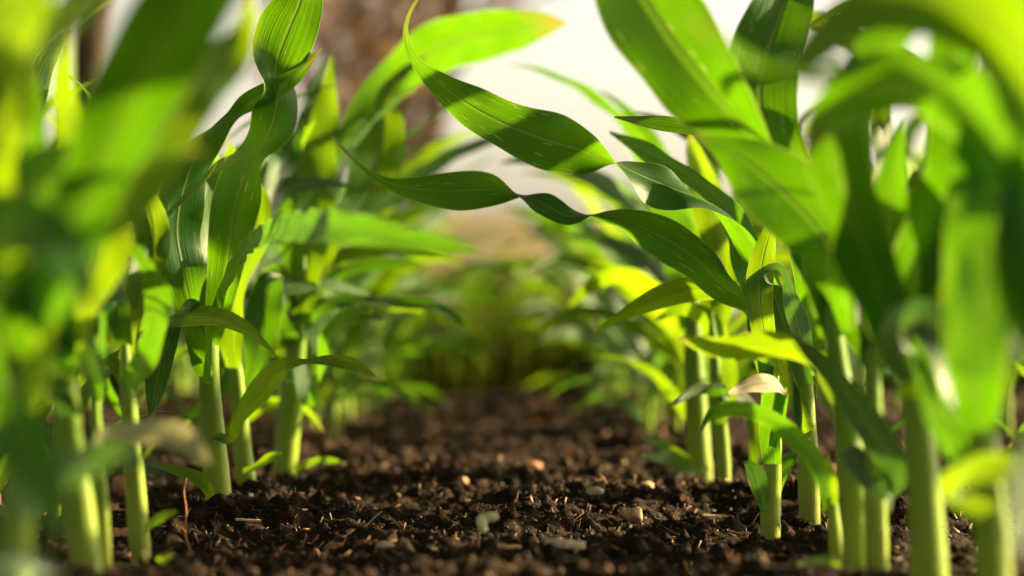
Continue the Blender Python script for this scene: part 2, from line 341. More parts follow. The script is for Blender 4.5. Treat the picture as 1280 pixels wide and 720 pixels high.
def ribbon(name, pts, side, width, mat, parent, fold=0.25, wave=0.0, seed=0, nu=11, torn=False):
    """a leaf blade: centreline, unit side vectors and full widths, creased along its midrib, rippled at the margins"""
    r = np.random.default_rng(seed)
    n = len(pts); T = norm(np.gradient(pts, axis=0)); side = norm(side - T * np.sum(side * T, 1)[:, None]); nor = np.cross(T, side)
    s = np.concatenate([[0], np.cumsum(np.linalg.norm(np.diff(pts, axis=0), axis=1))])
    u = np.linspace(-1, 1, nu)
    fo = fold * (0.6 + 0.4 * np.cos(s / 0.05 + r.uniform(0, 6)))
    k1, k2 = r.uniform(90, 150, 2); p1, p2 = r.uniform(0, 6.28, 2)
    hw = width / 2
    V = np.zeros((n, nu, 3)); UV = np.zeros((n, nu, 2))
    for j, uu in enumerate(u):
        a = abs(uu)
        ph, kk = (p1, k1) if uu < 0 else (p2, k2)
        wv = wave * np.sin(s * kk + ph) * a ** 2.2 * np.clip(hw / 0.012, 0, 1)
        jag = 1 + 0.035 * np.sin(s * kk * 0.9 + ph * 2) * (a ** 3)
        V[:, j] = pts + side * (uu * hw * jag * np.cos(fo))[:, None] + nor * (a * hw * np.sin(fo) * (1 - 0.35 * a) + wv)[:, None]
        UV[:, j, 0] = (uu + 1) / 2; UV[:, j, 1] = s * 10
    if torn:
        V[-1] += T[-1] * r.uniform(-0.006, 0.004, (nu, 1)); V[-2] += T[-1] * r.uniform(-0.002, 0.002, (nu, 1))
    o = mesh_obj(name, V.reshape(-1, 3), grid_faces(nu, n), mat, parent, UV.reshape(-1, 2))
    a_ = o.data.attributes.new('along', 'FLOAT', 'POINT'); a_.data.foreach_set('value', np.repeat(s / s[-1], nu).astype(np.float32))
    return o

def tube(name, pts, rad, mat, parent=None, nseg=20, ell=1.0, uvlen=None, cap=True):
    pts = np.asarray(pts, float); n = len(pts); T = norm(np.gradient(pts, axis=0))
    ref = np.array([1.0, 0.05, 0.02]); A = norm(np.cross(T, ref)); B = np.cross(T, A)
    # A ~ depth axis, B ~ x axis
    th = np.linspace(0, 2 * math.pi, nseg, endpoint=False)
    V = pts[:, None] + (A[:, None] * np.cos(th)[None, :, None] * ell + B[:, None] * np.sin(th)[None, :, None]) * np.asarray(rad)[:, None, None]
    s = np.concatenate([[0], np.cumsum(np.linalg.norm(np.diff(pts, axis=0), axis=1))])
    UV = np.zeros((n, nseg, 2)); UV[:, :, 0] = (1 - np.abs(np.linspace(-1, 1, nseg)))[None]; UV[:, :, 1] = (s / (uvlen or s[-1]))[:, None]
    i = np.arange(n - 1)[:, None] * nseg; j = np.arange(nseg)[None]; j2 = (j + 1) % nseg
    F = np.stack([i + j, i + j2, i + nseg + j2, i + nseg + j], 2).reshape(-1, 4)
    V = V.reshape(-1, 3); UV = UV.reshape(-1, 2)
    if cap:
        V = np.vstack([V, pts[0], pts[-1]]); UV = np.vstack([UV, [0, 0], [0, 1]])
        a = len(V) - 2; b = len(V) - 1; F = F.tolist(); base = (n - 1) * nseg
        F += [[a, (q + 1) % nseg, q] for q in range(nseg)] + [[b, base + q, base + (q + 1) % nseg] for q in range(nseg)]
    return mesh_obj(name, V, F, mat, parent, UV)

def stalk_profile(s, L_, r0, collars):
    """radius along the stem: sheaths wrap it and end in a small step at each collar"""
    r = r0 * (1.02 - 0.42 * (s / L_) ** 1.3) + r0 * 0.04 * np.exp(-(s / 0.012) ** 2)
    for c in collars:
        r = r + r0 * 0.03 * np.clip((c - s) / 0.002, 0, 1) * np.clip(1 - (c - s) / 0.10, 0, 1) * (s < c)
        r = r + r0 * 0.015 * np.exp(-((s - c + 0.001) / 0.0016) ** 2)
    return r
def stalk(name, K, r0, collars, parent, top=0.0, n=90):
    pts = smooth_resample(K, n)[:, :3]
    s = np.concatenate([[0], np.cumsum(np.linalg.norm(np.diff(pts, axis=0), axis=1))])
    rad = stalk_profile(s, s[-1], r0, collars)
    if top: rad = rad * np.clip((s[-1] - s) / top, 0.12, 1) ** 0.6
    return tube(name, pts, rad, M_STALK, parent, ell=0.82, uvlen=0.30)

def sheath(K, r0, collars, s0, s1, parent, phi, slant=0.022):
    """the leaf sheath wrapped round the stem, open along a slanting upper edge"""
    pts = smooth_resample(K, 90)[:, :3]
    sl = np.concatenate([[0], np.cumsum(np.linalg.norm(np.diff(pts, axis=0), axis=1))])
    T = norm(np.gradient(pts, axis=0)); A = norm(np.cross(T, np.array([1.0, 0.05, 0.02]))); B = np.cross(T, A)
    n, m = 26, 25; th = np.linspace(phi, phi + 2 * math.pi * 1.04, m); V = np.zeros((n, m, 3)); UV = np.zeros((n, m, 2))
    for i in range(n):
        f = i / (n - 1); s_ = s0 + (s1 - s0 + slant * np.cos((th - phi) / 2)) * f
        c = np.stack([np.interp(s_, sl, pts[:, k]) for k in range(3)], 1); a = np.stack([np.interp(s_, sl, A[:, k]) for k in range(3)], 1); b = np.stack([np.interp(s_, sl, B[:, k]) for k in range(3)], 1)
        r = stalk_profile(s_, sl[-1], r0, collars) * (1.012 + 0.015 * f) + np.linspace(0.00035, 0, m)
        V[i] = c + (a * np.cos(th)[:, None] * 0.84 + b * np.sin(th)[:, None]) * r[:, None]
        UV[i, :, 0] = np.linspace(0, 1, m); UV[i, :, 1] = s_ / 0.30
    return mesh_obj('sheath', V.reshape(-1, 3), grid_faces(m, n), M_STALK, parent, UV.reshape(-1, 2))

# ------------------------------------------------------------------ the corn plants one can tell apart
def hero(label, d, stem, wpx, leaves, seed, group='corn plants along the rows', topfade=0.03, collars=None, stub=False):
    """stem: [(px,py)...] from the soil up; leaves: dict(pts=[(px,py,w,roll)...], d=(d0,d1), mat, fold, wave); widths are true widths in px at focus scale of that depth"""
    b = P(stem[0][0], stem[0][1], d)
    base = empty('corn_plant', tuple(b)); tag(base, label, 'corn plant', group)
    K = [P(x, y, d) for x, y in stem]
    K = np.array(K) - b
    K = np.vstack([K[0] - (K[1] - K[0]) / np.linalg.norm(K[1] - K[0]) * 0.015, K])
    r0 = wpx * d / FPX / 2
    Ls = np.linalg.norm(np.diff(K, axis=0), axis=1).sum()
    if collars is None: collars = [Ls * f for f in (0.28, 0.48, 0.7)]
    stalk('stalk', K, r0, collars, base, top=0 if stub else topfade)
    if not stub:
        sheath(K, r0, collars, 0.02, Ls * 0.30, base, seed * 1.7)
        sheath(K, r0, collars, Ls * 0.27, Ls * 0.56, base, seed * 1.7 + 3.0)
    for i, lf in enumerate(leaves):
        pts = lf['pts']; dl = lf.get('d', d)
        n = len(pts)
        d0, d1 = dl if isinstance(dl, tuple) else (dl, dl)
        K = []
        for j, e in enumerate(pts):
            dd = e[4] if len(e) > 4 else d0 + (d1 - d0) * j / (n - 1)
            p = P(e[0], e[1], dd)
            K.append([*p, e[2] * dd / FPX, e[3] if len(e) > 3 else 0])
        q = smooth_resample(np.array(K), lf.get('n', 72))
        pt = q[:, :3]; T = norm(np.gradient(pt, axis=0)); v = norm(pt - np.array([0, 0, CAM_H]))
        A = norm(np.cross(T, v)); B = np.cross(A, T)
        ro = np.radians(q[:, 4])[:, None]; side = np.cos(ro) * A + np.sin(ro) * B
        if 'side' in lf: side = np.tile(np.array(lf['side'], float), (len(pt), 1))
        o = ribbon('leaf', pt - b, side, np.maximum(q[:, 3], 0.0006), lf.get('mat', M_LEAF), base, lf.get('fold', 0.3), lf.get('wave', 0.0018), seed * 31 + i, torn=lf.get('torn', False))
        if lf.get('label'): o['label'] = lf['label']
    return base
def W(x, y, z, w_, roll=0):
    """a leaf point given in metres, in the form hero() reads"""
    q = CR.transposed() @ Vector((x, y, z - CAM_H)); k = -q.z
    return (640 + q.x / k * FPX, 360 - q.y / k * FPX, w_ * FPX / y, roll, y)
def LF(*pts, **kw): kw['pts'] = list(pts); return kw

# --- left row
hero('tall corn plant in focus in the left row with a twisting upright leaf', 1.51, [(275, 640), (268, 560), (262, 470), (262, 400), (270, 330)], 31, [
    LF((266, 430, 22, 30), (274, 385, 34, 20), (284, 330, 52, 15), (292, 270, 62, 10), (305, 225, 66, 30), (324, 188, 60, 55), (340, 158, 58, 10), (346, 125, 56, -25), (343, 98, 54, -50), (348, 70, 70, -15), (360, 38, 76, 0), (374, 5, 62, 0), (384, -30, 36, 0), (392, -60, 4, 0), d=(1.50, 1.44), wave=0.0018, fold=0.35),
    LF((260, 450, 20, 60), (244, 400, 40, 40), (228, 335, 60, -15), (221, 285, 64, -25), (230, 232, 62, -30), (250, 185, 54, -40), (274, 158, 40, -62), (292, 143, 30, -60), (312, 127, 30, -25), (340, 112, 30, -10), (372, 90, 22, -10), (402, 60, 2, 0), d=(1.50, 1.46), fold=0.6, n=90),
    LF((270, 545, 20, 50), (288, 548, 16, 40), (300, 520, 18, 20), (325, 488, 30, 5), (350, 462, 28, 30), (378, 453, 18, 65), (410, 451, 19, 40), (445, 457, 17, 15), (470, 471, 2, 0), d=(1.50, 1.45), mat=M_LEAF_Y),
    LF((266, 640, 14, 50), (262, 615, 16, 30), (246, 597, 18, 10), (215, 586, 12, 30), (183, 580, 2, 0), d=(1.50, 1.47), mat=M_LEAF_Y),
    LF((256, 470, 22, 20), (246, 430, 30, 30), (235, 405, 30, 60), (222, 400, 24, 110), (205, 440, 28, 160), (196, 475, 30, 170), (187, 530, 3, 180), d=(1.50, 1.42)),
    LF((264, 400, 24, -40), (252, 350, 36, -50), (250, 300, 40, -55), (262, 240, 34, -40), (282, 200, 20, 60), (285, 170, 3, 60), d=(1.53, 1.58), mat=M_LEAF_Y),
    LF((258, 480, 14, 50), (262, 420, 20, 60), (252, 392, 24, 40), (238, 380, 18, 20), (226, 385, 3, 0), d=(1.48, 1.42)),
    LF((268, 400, 14, 30, 1.50), (284, 350, 20, 50, 1.46), (310, 310, 30, 50, 1.38), (345, 288, 40, 45, 1.22), (390, 283, 48, 30, 1.11), (440, 287, 42, 15, 1.05), (500, 297, 32, 10, 1.02), (560, 307, 20, 10, 1.0), (602, 316, 3, 10, 0.99), n=90)], 1)
hero('slim corn plant in the left row just behind the sharp one', 1.64, [(310, 622), (303, 560), (297, 490), (291, 430), (292, 380)], 23, [
    LF((292, 460, 22, 30), (288, 410, 34, 20), (298, 350, 34, 40), (318, 300, 40, 20), (318, 255, 44, 10), (302, 215, 36, 50), (290, 180, 3, 60), d=(1.63, 1.58), mat=M_LEAF_Y),
    LF((300, 520, 18, 20), (315, 470, 24, 40), (327, 430, 46, 20), (330, 385, 50, 5), (338, 352, 40, 40), (352, 345, 8, 60), d=(1.64, 1.7), fold=0.5),
    LF((304, 590, 12, 50), (322, 582, 10, 40), (338, 572, 12, 20), (353, 566, 3, 0), d=(1.62, 1.6), mat=M_LEAF_Y),
    LF((294, 440, 20, 50), (280, 480, 22, 40), (262, 500, 18, 20), (243, 515, 10, 0), (230, 535, 2, 0), d=(1.66, 1.72)),
    LF((291, 400, 22, 20), (308, 330, 34, -40), (326, 270, 46, -50), (346, 215, 46, -40), (366, 180, 26, 40), (380, 150, 2, 40), d=(1.66, 1.8)),
    LF((290, 400, 22, 20), (262, 330, 34, 30), (215, 290, 46, 20), (190, 245, 50, 20), (183, 205, 60, 0), (182, 165, 40, 20), (190, 130, 3, 30), d=(1.66, 1.75), mat=M_LEAF)], 2)
hero('stout corn plant in the left row beside the soft blurred ones', 1.81, [(355, 602), (360, 540), (368, 460), (374, 380), (380, 320)], 30, [
    LF((376, 400, 30, 20), (384, 330, 44, 10), (392, 285, 48, 5), (397, 235, 48, 0), (400, 190, 42, 15), (407, 140, 34, 20), (414, 70, 3, 30), d=(1.80, 1.9), mat=M_LEAF_Y),
    LF((378, 380, 26, 40), (400, 330, 34, 40), (425, 280, 40, 30), (452, 250, 48, 15), (470, 205, 66, 5), (478, 160, 58, 5), (482, 125, 28, 20), (500, 95, 20, 40), (530, 72, 4, 40), d=(1.82, 2.0), mat=M_LEAF_Y),
    LF((380, 340, 24, 30, 1.84), (405, 240, 26, 50, 1.95), (440, 155, 32, 40, 2.06), (490, 100, 48, 10, 2.08), (550, 58, 66, -5, 2.05), (620, 40, 64, -15, 2.01), (672, 30, 42, -15, 1.98), (708, 28, 3, -20, 1.96), d=(1.84, 2.15), mat=M_LEAF),
    LF((366, 590, 12, 50), (385, 580, 12, 40), (408, 576, 10, 30), (430, 577, 2, 0), d=(1.80, 1.75), mat=M_LEAF_Y),
    LF((372, 420, 22, 40), (400, 385, 30, 50), (450, 378, 24, 60), (510, 380, 20, 50), (555, 388, 16, 40), (590, 412, 2, 10), d=(1.82, 1.78)),
    LF((370, 430, 22, 30), (345, 400, 34, 30), (335, 370, 40, 10), (348, 345, 30, 60), (352, 380, 14, 100), (346, 410, 3, 120), d=(1.8, 1.7)),
    LF((372, 450, 20, 30), (385, 500, 22, 40), (402, 460, 20, 60), (410, 420, 26, 40), (440, 395, 26, 40), (480, 400, 3, 40), d=(1.8, 1.7)),
    LF((378, 350, 26, 20), (360, 300, 34, 30), (350, 250, 34, 30), (330, 215, 30, 50), (300, 200, 3, 60), d=(1.85, 2.0))], 3)
hero('corn plant with a brightly lit pale lower stalk near the left edge', 1.23, [(176, 697), (170, 620), (163, 540), (158, 470), (155, 400)], 25, [
    LF((158, 470, 20, 30), (163, 410, 26, 30), (176, 360, 38, 10), (190, 310, 46, 5), (186, 262, 42, 20), (170, 225, 18, 40), (160, 200, 3, 40), d=(1.24, 1.34), mat=M_LEAF_Y),
    LF((172, 705, 10, 50), (150, 712, 16, 40), (168, 716, 20, 50), (195, 706, 16, 40), (216, 692, 2, 10), d=(1.2, 1.12), mat=M_LEAF_Y),
    LF((180, 665, 12, 60), (190, 655, 13, 40), (205, 645, 13, 20), (222, 638, 3, 0), d=(1.22, 1.2), mat=M_LEAF_Y),
    LF((157, 430, 26, 40), (140, 370, 36, -40), (126, 320, 46, -55), (116, 280, 42, -40), (100, 230, 30, 40), (90, 170, 3, 40), d=(1.22, 1.15)),
    LF((160, 480, 24, 30), (185, 440, 36, 30), (200, 380, 40, 40), (190, 340, 40, 50), (170, 310, 26, 60), (150, 300, 3, 60), d=(1.2, 1.1)),
    LF((158, 420, 20, 60), (140, 340, 30, 50), (120, 270, 42, 30), (112, 200, 48, 20), (118, 150, 40, 60), (105, 110, 26, 100), (85, 92, 3, 110), d=(1.25, 1.38))], 4)
hero('corn plant with a thin dark shaded stalk close behind the bright blurred stalk', 1.14, [(131, 722), (128, 640), (122, 560), (118, 480), (120, 420)], 17, [
    LF((120, 500, 18, 30), (128, 430, 24, 60), (130, 380, 28, 80), (138, 330, 30, 60), (142, 290, 22, 50), (150, 250, 3, 40), d=(1.14, 1.1)),
    LF((120, 480, 20, 20), (100, 430, 34, 20), (90, 380, 40, 10), (86, 330, 30, 30), (80, 290, 3, 30), d=(1.12, 1.0), mat=M_LEAF_B)], 5)
hero('blurred corn plant in the left foreground with a bright yellow-lit thick stalk', 1.05, [(112, 750), (100, 640), (90, 560), (84, 480), (80, 400)], 37, [
    LF((96, 600, 26, 50), (130, 545, 30, 60), (170, 538, 42, 50), (200, 540, 46, 35), (235, 556, 38, 25), (264, 578, 4, 10), d=(1.03, 0.98), mat=M_PAINTED_SUN_LEAF, label='leaf painted sunlit cream drooping low over the soil'),
    LF((84, 470, 34, 30), (70, 400, 50, 20), (60, 330, 60, 20), (80, 260, 60, 30), (110, 220, 46, 40), (140, 180, 3, 40), d=(1.03, 0.92)),
    LF((82, 430, 40, 10), (110, 360, 60, 20), (125, 300, 80, 10), (110, 240, 66, 20), (90, 170, 46, 30), (80, 100, 30, 30), (90, 40, 3, 20), d=(1.02, 0.92), mat=M_LEAF_Y),
    LF((82, 450, 30, 10), (50, 360, 46, 20), (35, 280, 56, 20), (30, 200, 60, 10), (34, 130, 46, 20), (45, 60, 3, 20), d=(1.02, 0.95)),
    LF((88, 520, 30, 40), (60, 470, 40, 30), (40, 430, 40, 20), (20, 460, 30, 20), (5, 520, 3, 20), d=(1.04, 0.95), mat=M_LEAF_B)], 6)
hero('heavily blurred corn plant whose stalk stands at the left picture edge', 0.84, [(10, 830), (18, 700), (24, 560), (30, 440), (34, 360)], 44, [
    LF((28, 470, 60, 20), (10, 420, 80, 20), (-10, 340, 90, 10), (20, 250, 90, 10), (90, 215, 80, 30), (170, 198, 56, 40), (255, 188, 6, 40), d=(0.84, 0.80)),
    LF((26, 520, 40, 40), (50, 460, 50, 40), (62, 400, 50, 50), (80, 340, 44, 50), (110, 300, 40, 60), (150, 270, 3, 60), d=(0.84, 0.8), mat=M_LEAF_Y),
    LF((20, 640, 50, 40), (60, 605, 60, 45), (115, 578, 56, 45), (165, 572, 34, 40), (210, 600, 3, 30), d=(0.83, 0.78), mat=M_LEAF_B),
    LF((30, 400, 70, 10), (80, 330, 80, 10), (120, 220, 90, 10), (160, 130, 112, 5), (205, 50, 118, 0), (260, -30, 100, 0), (330, -110, 60, 0), (370, -160, 4, 0), d=(0.82, 0.74)),
    LF((30, 420, 50, 20), (90, 300, 80, 20), (150, 235, 96, 20), (198, 168, 100, 15), (245, 108, 74, 15), (288, 70, 52, 20), (310, 25, 34, 40), (312, -20, 3, 40), d=(0.84, 0.90), mat=M_LEAF_Y),
    LF((30, 400, 50, 20), (-20, 260, 80, 20), (10, 120, 80, 30), (70, 40, 80, 55), (130, -10, 60, 60), (190, -60, 3, 60), d=(0.82, 0.72), mat=M_LEAF_Y),
    LF((22, 560, 50, 20), (-20, 500, 70, 20), (-40, 420, 80, 20), (-60, 360, 3, 20), d=(0.82, 0.76))], 7)
hero('nearest corn plant outside the left edge with leaves reaching into the bottom corner', 0.72, [(-95, 900), (-90, 760), (-80, 620), (-75, 480), (-70, 380)], 44, [
    LF((-80, 640, 50, 20), (-50, 560, 70, 20), (-10, 520, 80, 20), (30, 560, 80, 15), (60, 620, 50, 10), (80, 690, 4, 10), d=(0.72, 0.68)),
    LF((-78, 500, 60, 20), (-50, 380, 90, 20), (-10, 300, 100, 20), (40, 290, 90, 30), (90, 330, 60, 30), (120, 400, 4, 30), d=(0.72, 0.68)),
    LF((-75, 420, 60, 20), (-60, 250, 90, 10), (-30, 120, 90, 10), (10, 30, 90, 20), (50, -30, 60, 20), (90, -90, 4, 20), d=(0.72, 0.7), mat=M_LEAF_Y),
    LF((-86, 760, 40, 30), (-30, 720, 50, 40), (20, 705, 46, 45), (55, 712, 30, 40), (85, 730, 3, 30), d=(0.74, 0.76), mat=M_LEAF_B)], 8)
# --- right row
hero('short sharp corn plant with a torn pale leaf end in the right row', 1.37, [(963, 667), (964, 620), (966, 575), (968, 520), (972, 470)], 24, [
    LF((966, 580, 24, 20), (963, 540, 28, 20), (966, 500, 32, 15), (972, 484, 34, 10), d=(1.36, 1.345), fold=0.3, torn=True),
    LF((911, 492, 3, 20), (922, 488, 14, 25), (938, 482, 22, 20), (954, 479, 27, 20), (966, 480, 24, 40), (978, 488, 10, 60), d=(1.325, 1.34), fold=0.5, wave=0.003, mat=M_TORN_LEAF, torn=True, label='torn cream coloured leaf end'),
    LF((970, 560, 20, 60), (978, 520, 18, 40), (984, 495, 18, 70), (975, 486, 14, 100), (958, 482, 3, 100), d=(1.355, 1.34), fold=0.6),
    LF((958, 640, 16, 40), (950, 610, 22, 30), (944, 588, 24, 30), (936, 578, 14, 50), (928, 577, 3, 60), d=(1.35, 1.33), mat=M_LEAF_B),
    LF((968, 625, 16, 40), (978, 590, 20, 30), (992, 568, 18, 35), (1006, 556, 10, 30), (1013, 548, 2, 20), d=(1.38, 1.41)),
    LF((968, 500, 22, 30), (952, 440, 30, 40), (945, 380, 34, 40), (935, 330, 40, 30), (925, 290, 40, 20), (900, 250, 28, 30), (860, 220, 26, 30), (810, 190, 26, 20), (762, 165, 3, 20), d=(1.38, 1.62)),
    LF((966, 520, 24, 20), (960, 450, 28, 20), (950, 380, 34, 10), (952, 330, 34, 10), (962, 290, 20, 30), (970, 250, 3, 40), d=(1.39, 1.42), mat=M_LEAF_Y)], 11)
hero('corn plant in the right row carrying the long arching leaf that crosses the gap', 1.47, [(1012, 640), (1010, 560), (1006, 480), (1000, 420), (996, 370)], 26, [
    LF((1008, 470, 26, 30), (1000, 420, 34, 40), (978, 370, 44, 50), (950, 318, 50, 58), (918, 275, 56, 62), (885, 252, 60, 98), (835, 232, 66, 145), (798, 217, 66, 118), (770, 204, 60, 92), (735, 190, 64, 32), (688, 177, 72, 6), (638, 158, 62, 0), (586, 131, 50, 15), (548, 102, 38, 30), (519, 74, 18, 55), (508, 45, 11, 50), (512, 18, 7, 40), (526, -8, 3, 0), d=(1.46, 1.42), n=150, wave=0.0026, fold=0.45, label='long broad leaf arching over the gap with a curling tip'),
    LF((1006, 450, 24, 40), (985, 420, 34, 50), (950, 385, 40, 50), (905, 358, 46, 40), (872, 325, 52, 20), (830, 298, 56, 15), (785, 276, 46, 50), (745, 268, 38, 80), (710, 270, 34, 130), (680, 255, 36, 145), (655, 244, 38, 100), (615, 238, 46, 25), (565, 238, 48, 8), (520, 236, 34, 15), (485, 228, 16, 40), (455, 210, 10, 50), (432, 188, 8, 50), (415, 170, 2, 50), d=(1.47, 1.5), n=150, wave=0.0014, label='lower long leaf with two twists reaching across the gap'),
    LF((1004, 430, 24, 30), (1010, 360, 34, 40), (1000, 290, 46, 20), (975, 230, 46, 30), (940, 180, 34, 50), (905, 162, 24, 50), (870, 160, 22, 35), (825, 154, 20, 20), (768, 146, 2, 10), d=(1.46, 1.4)),
    LF((1008, 480, 24, 20), (990, 430, 34, 40), (970, 375, 34, 20), (960, 345, 26, 60), (975, 340, 30, 100), (990, 380, 34, 130), (1005, 430, 26, 150), (1030, 455, 3, 160), d=(1.44, 1.36), mat=M_LEAF_B),
    LF((1010, 540, 24, 30), (985, 480, 24, 50), (960, 430, 24, 55), (930, 375, 26, 55), (900, 360, 34, 35), (850, 362, 38, 25), (800, 382, 24, 25), (765, 402, 12, 20), (742, 416, 2, 10), d=(1.46, 1.58), mat=M_LEAF_Y),
    LF((1008, 500, 26, 10), (1010, 440, 40, 10), (1018, 370, 50, 10), (1012, 310, 40, 20), (1000, 260, 4, 20), d=(1.5, 1.6), mat=M_LEAF_Y)], 12)
hero('slim corn plant with a sunlit narrow stem behind the sharp right-hand one', 1.71, [(905, 613), (903, 560), (898, 500), (893, 440), (890, 390)], 17, [
    LF((900, 530, 16, 20), (910, 490, 26, 20), (905, 440, 30, 30), (885, 400, 30, 40), (855, 385, 26, 40), (820, 400, 3, 30), d=(1.7, 1.75), mat=M_LEAF_Y),
    LF((898, 480, 18, 40), (905, 495, 18, 60), (885, 488, 20, 60), (865, 490, 22, 50), (838, 506, 3, 30), d=(1.69, 1.6)),
    LF((893, 430, 20, 20), (905, 370, 36, 20), (900, 310, 46, 10), (885, 250, 46, 10), (870, 200, 30, 30), (860, 160, 3, 40), d=(1.72, 1.8), mat=M_LEAF_Y),
    LF((895, 470, 18, 30), (935, 510, 22, 20), (945, 555, 18, 20), (940, 590, 3, 20), d=(1.73, 1.78), mat=M_LEAF_Y)], 13)
hero('thick dark-stalked corn plant in the right row with a low leaf pointing left', 1.86, [(876, 597), (872, 540), (868, 470), (866, 400), (866, 350)], 29, [
    LF((882, 590, 16, 40), (862, 582, 22, 30), (838, 572, 20, 20), (818, 570, 12, 20), (800, 568, 2, 10), d=(1.84, 1.75), mat=M_LEAF_Y),
    LF((870, 590, 14, 40), (850, 570, 16, 30), (828, 556, 14, 20), (802, 546, 2, 10), d=(1.86, 1.8), mat=M_LEAF_Y),
    LF((868, 450, 30, 20), (850, 400, 40, 30), (815, 365, 40, 40), (770, 345, 30, 40), (735, 360, 18, 30), (700, 395, 2, 20), d=(1.88, 2.0), mat=M_LEAF_Y),
    LF((866, 410, 30, 10), (855, 340, 44, 10), (840, 280, 50, 10), (825, 230, 40, 20), (800, 190, 24, 30), (780, 170, 3, 30), d=(1.88, 1.95)),
    LF((868, 430, 30, 10), (890, 370, 44, 20), (925, 320, 50, 20), (960, 280, 40, 30), (1000, 250, 3, 30), d=(1.88, 1.95), mat=M_LEAF_Y)], 14)
hero('cut corn stub with one arching leaf at the right of the soil', 1.2, [(1048, 712), (1044, 670), (1040, 622)], 22, [
    LF((1040, 640, 20, 20), (1030, 600, 22, 10), (1008, 562, 26, 8), (975, 530, 26, 18), (940, 514, 24, 28), (908, 511, 22, 35), (885, 522, 16, 50), (870, 546, 3, 60), d=(1.2, 1.26)),
    LF((1044, 630, 10, 40), (1042, 600, 10, 20), (1035, 582, 8, 10), (1034, 568, 2, 0), d=(1.19, 1.18), mat=M_LEAF_Y),
    LF((1052, 725, 16, 30), (1040, 705, 18, 40), (1020, 700, 14, 35), (997, 706, 3, 20), d=(1.14, 1.1), mat=M_LEAF_Y)], 15, stub=True, collars=[0.03])
hero('corn plant topped by a broad yellow-green leaf, left of the thick blurred stalk', 1.15, [(1070, 730), (1068, 640), (1064, 560), (1052, 480), (1040, 400), (1030, 340)], 34, [
    LF((1044, 420, 44, 20), (1034, 350, 56, 20), (1034, 310, 74, 10), (1012, 275, 96, 5), (975, 238, 98, 5), (938, 206, 74, 8), (905, 184, 36, 20), (868, 168, 3, 30), d=(1.15, 1.12), mat=M_LEAF, fold=0.2),
    LF((1060, 560, 34, 30), (1100, 610, 30, 20), (1120, 590, 34, 10), (1092, 540, 42, 20), (1055, 485, 38, 30), (1020, 445, 30, 40), (985, 415, 3, 40), d=(1.12, 1.08), mat=M_LEAF_B),
    LF((1055, 500, 30, 10), (1030, 450, 44, 45), (985, 432, 52, 50), (930, 430, 46, 45), (885, 430, 30, 40), (848, 424, 3, 30), d=(1.16, 1.2), mat=M_LEAF_Y),
    LF((1040, 420, 40, 20), (1052, 340, 60, 20), (1075, 280, 60, 30), (1070, 220, 60, 30), (1040, 180, 40, 60), (1010, 170, 3, 60), d=(1.2, 1.3)),
    LF((1042, 400, 36, 10), (1020, 320, 60, 30), (985, 240, 80, 40), (945, 180, 90, 55), (900, 125, 112, 30), (850, 65, 128, 5), (805, 0, 124, 0), (775, -60, 90, 0), (750, -130, 4, 0), d=(1.18, 1.14), n=90, fold=0.4)], 16)
hero('corn plant with a shaded stalk squeezed between two blurred right-hand stalks', 1.12, [(1096, 735), (1094, 640), (1092, 540), (1090, 440), (1088, 360)], 28, [
    LF((1090, 460, 36, 10), (1102, 400, 56, 10), (1112, 330, 62, 5), (1112, 260, 50, 10), (1120, 200, 30, 20), (1130, 150, 3, 20), d=(1.12, 1.08)),
    LF((1090, 440, 30, 10), (1085, 360, 40, -20), (1095, 280, 46, -50), (1100, 200, 26, -50), (1104, 120, 20, 30), (1104, 60, 16, 30), (1110, 10, 3, 30), d=(1.14, 1.3), mat=M_LEAF_Y),
    LF((1090, 440, 34, 10), (1040, 360, 50, 10), (1000, 270, 70, 10), (960, 180, 90, 5), (950, 100, 92, 0), (970, 30, 84, 0), (1000, -50, 50, 0), (1020, -100, 4, 0), d=(1.16, 1.32)),
    LF((1094, 600, 24, 30), (1104, 570, 26, 40), (1110, 600, 20, 50), (1112, 640, 3, 50), d=(1.12, 1.1), mat=M_LEAF_Y)], 17)
hero('blurred thick-stalked corn plant standing upright in the right foreground', 1.04, [(1164, 760), (1158, 660), (1150, 560), (1142, 480), (1136, 400)], 46, [
    LF((1146, 500, 46, 20), (1160, 430, 50, 30), (1178, 370, 50, 20), (1172, 310, 56, 10), (1158, 255, 50, 20), (1145, 210, 3, 30), d=(1.03, 0.98), mat=M_LEAF_Y),
    LF((1142, 480, 46, 40), (1125, 420, 60, 40), (1150, 400, 66, 40), (1185, 440, 66, 30), (1205, 510, 50, 20), (1212, 590, 4, 20), d=(1.0, 0.92), mat=M_LEAF_B),
    LF((1140, 450, 60, 10), (1100, 370, 70, 20), (1070, 280, 80, 20), (1050, 200, 80, 20), (1060, 120, 60, 20), (1100, 60, 50, 10), (1150, 10, 36, 0), (1190, -40, 4, 0), d=(1.02, 0.9)),
    LF((1140, 430, 50, 10), (1150, 330, 70, 20), (1190, 250, 90, 20), (1200, 160, 80, 20), (1190, 60, 60, 20), (1180, -20, 4, 20), d=(1.02, 0.95)),
    LF((1136, 440, 50, 10), (1110, 400, 56, 10), (1090, 340, 60, 20), (1075, 260, 56, 20), (1080, 180, 30, 30), (1090, 120, 3, 30), d=(1.02, 1.0), mat=M_LEAF)], 18)
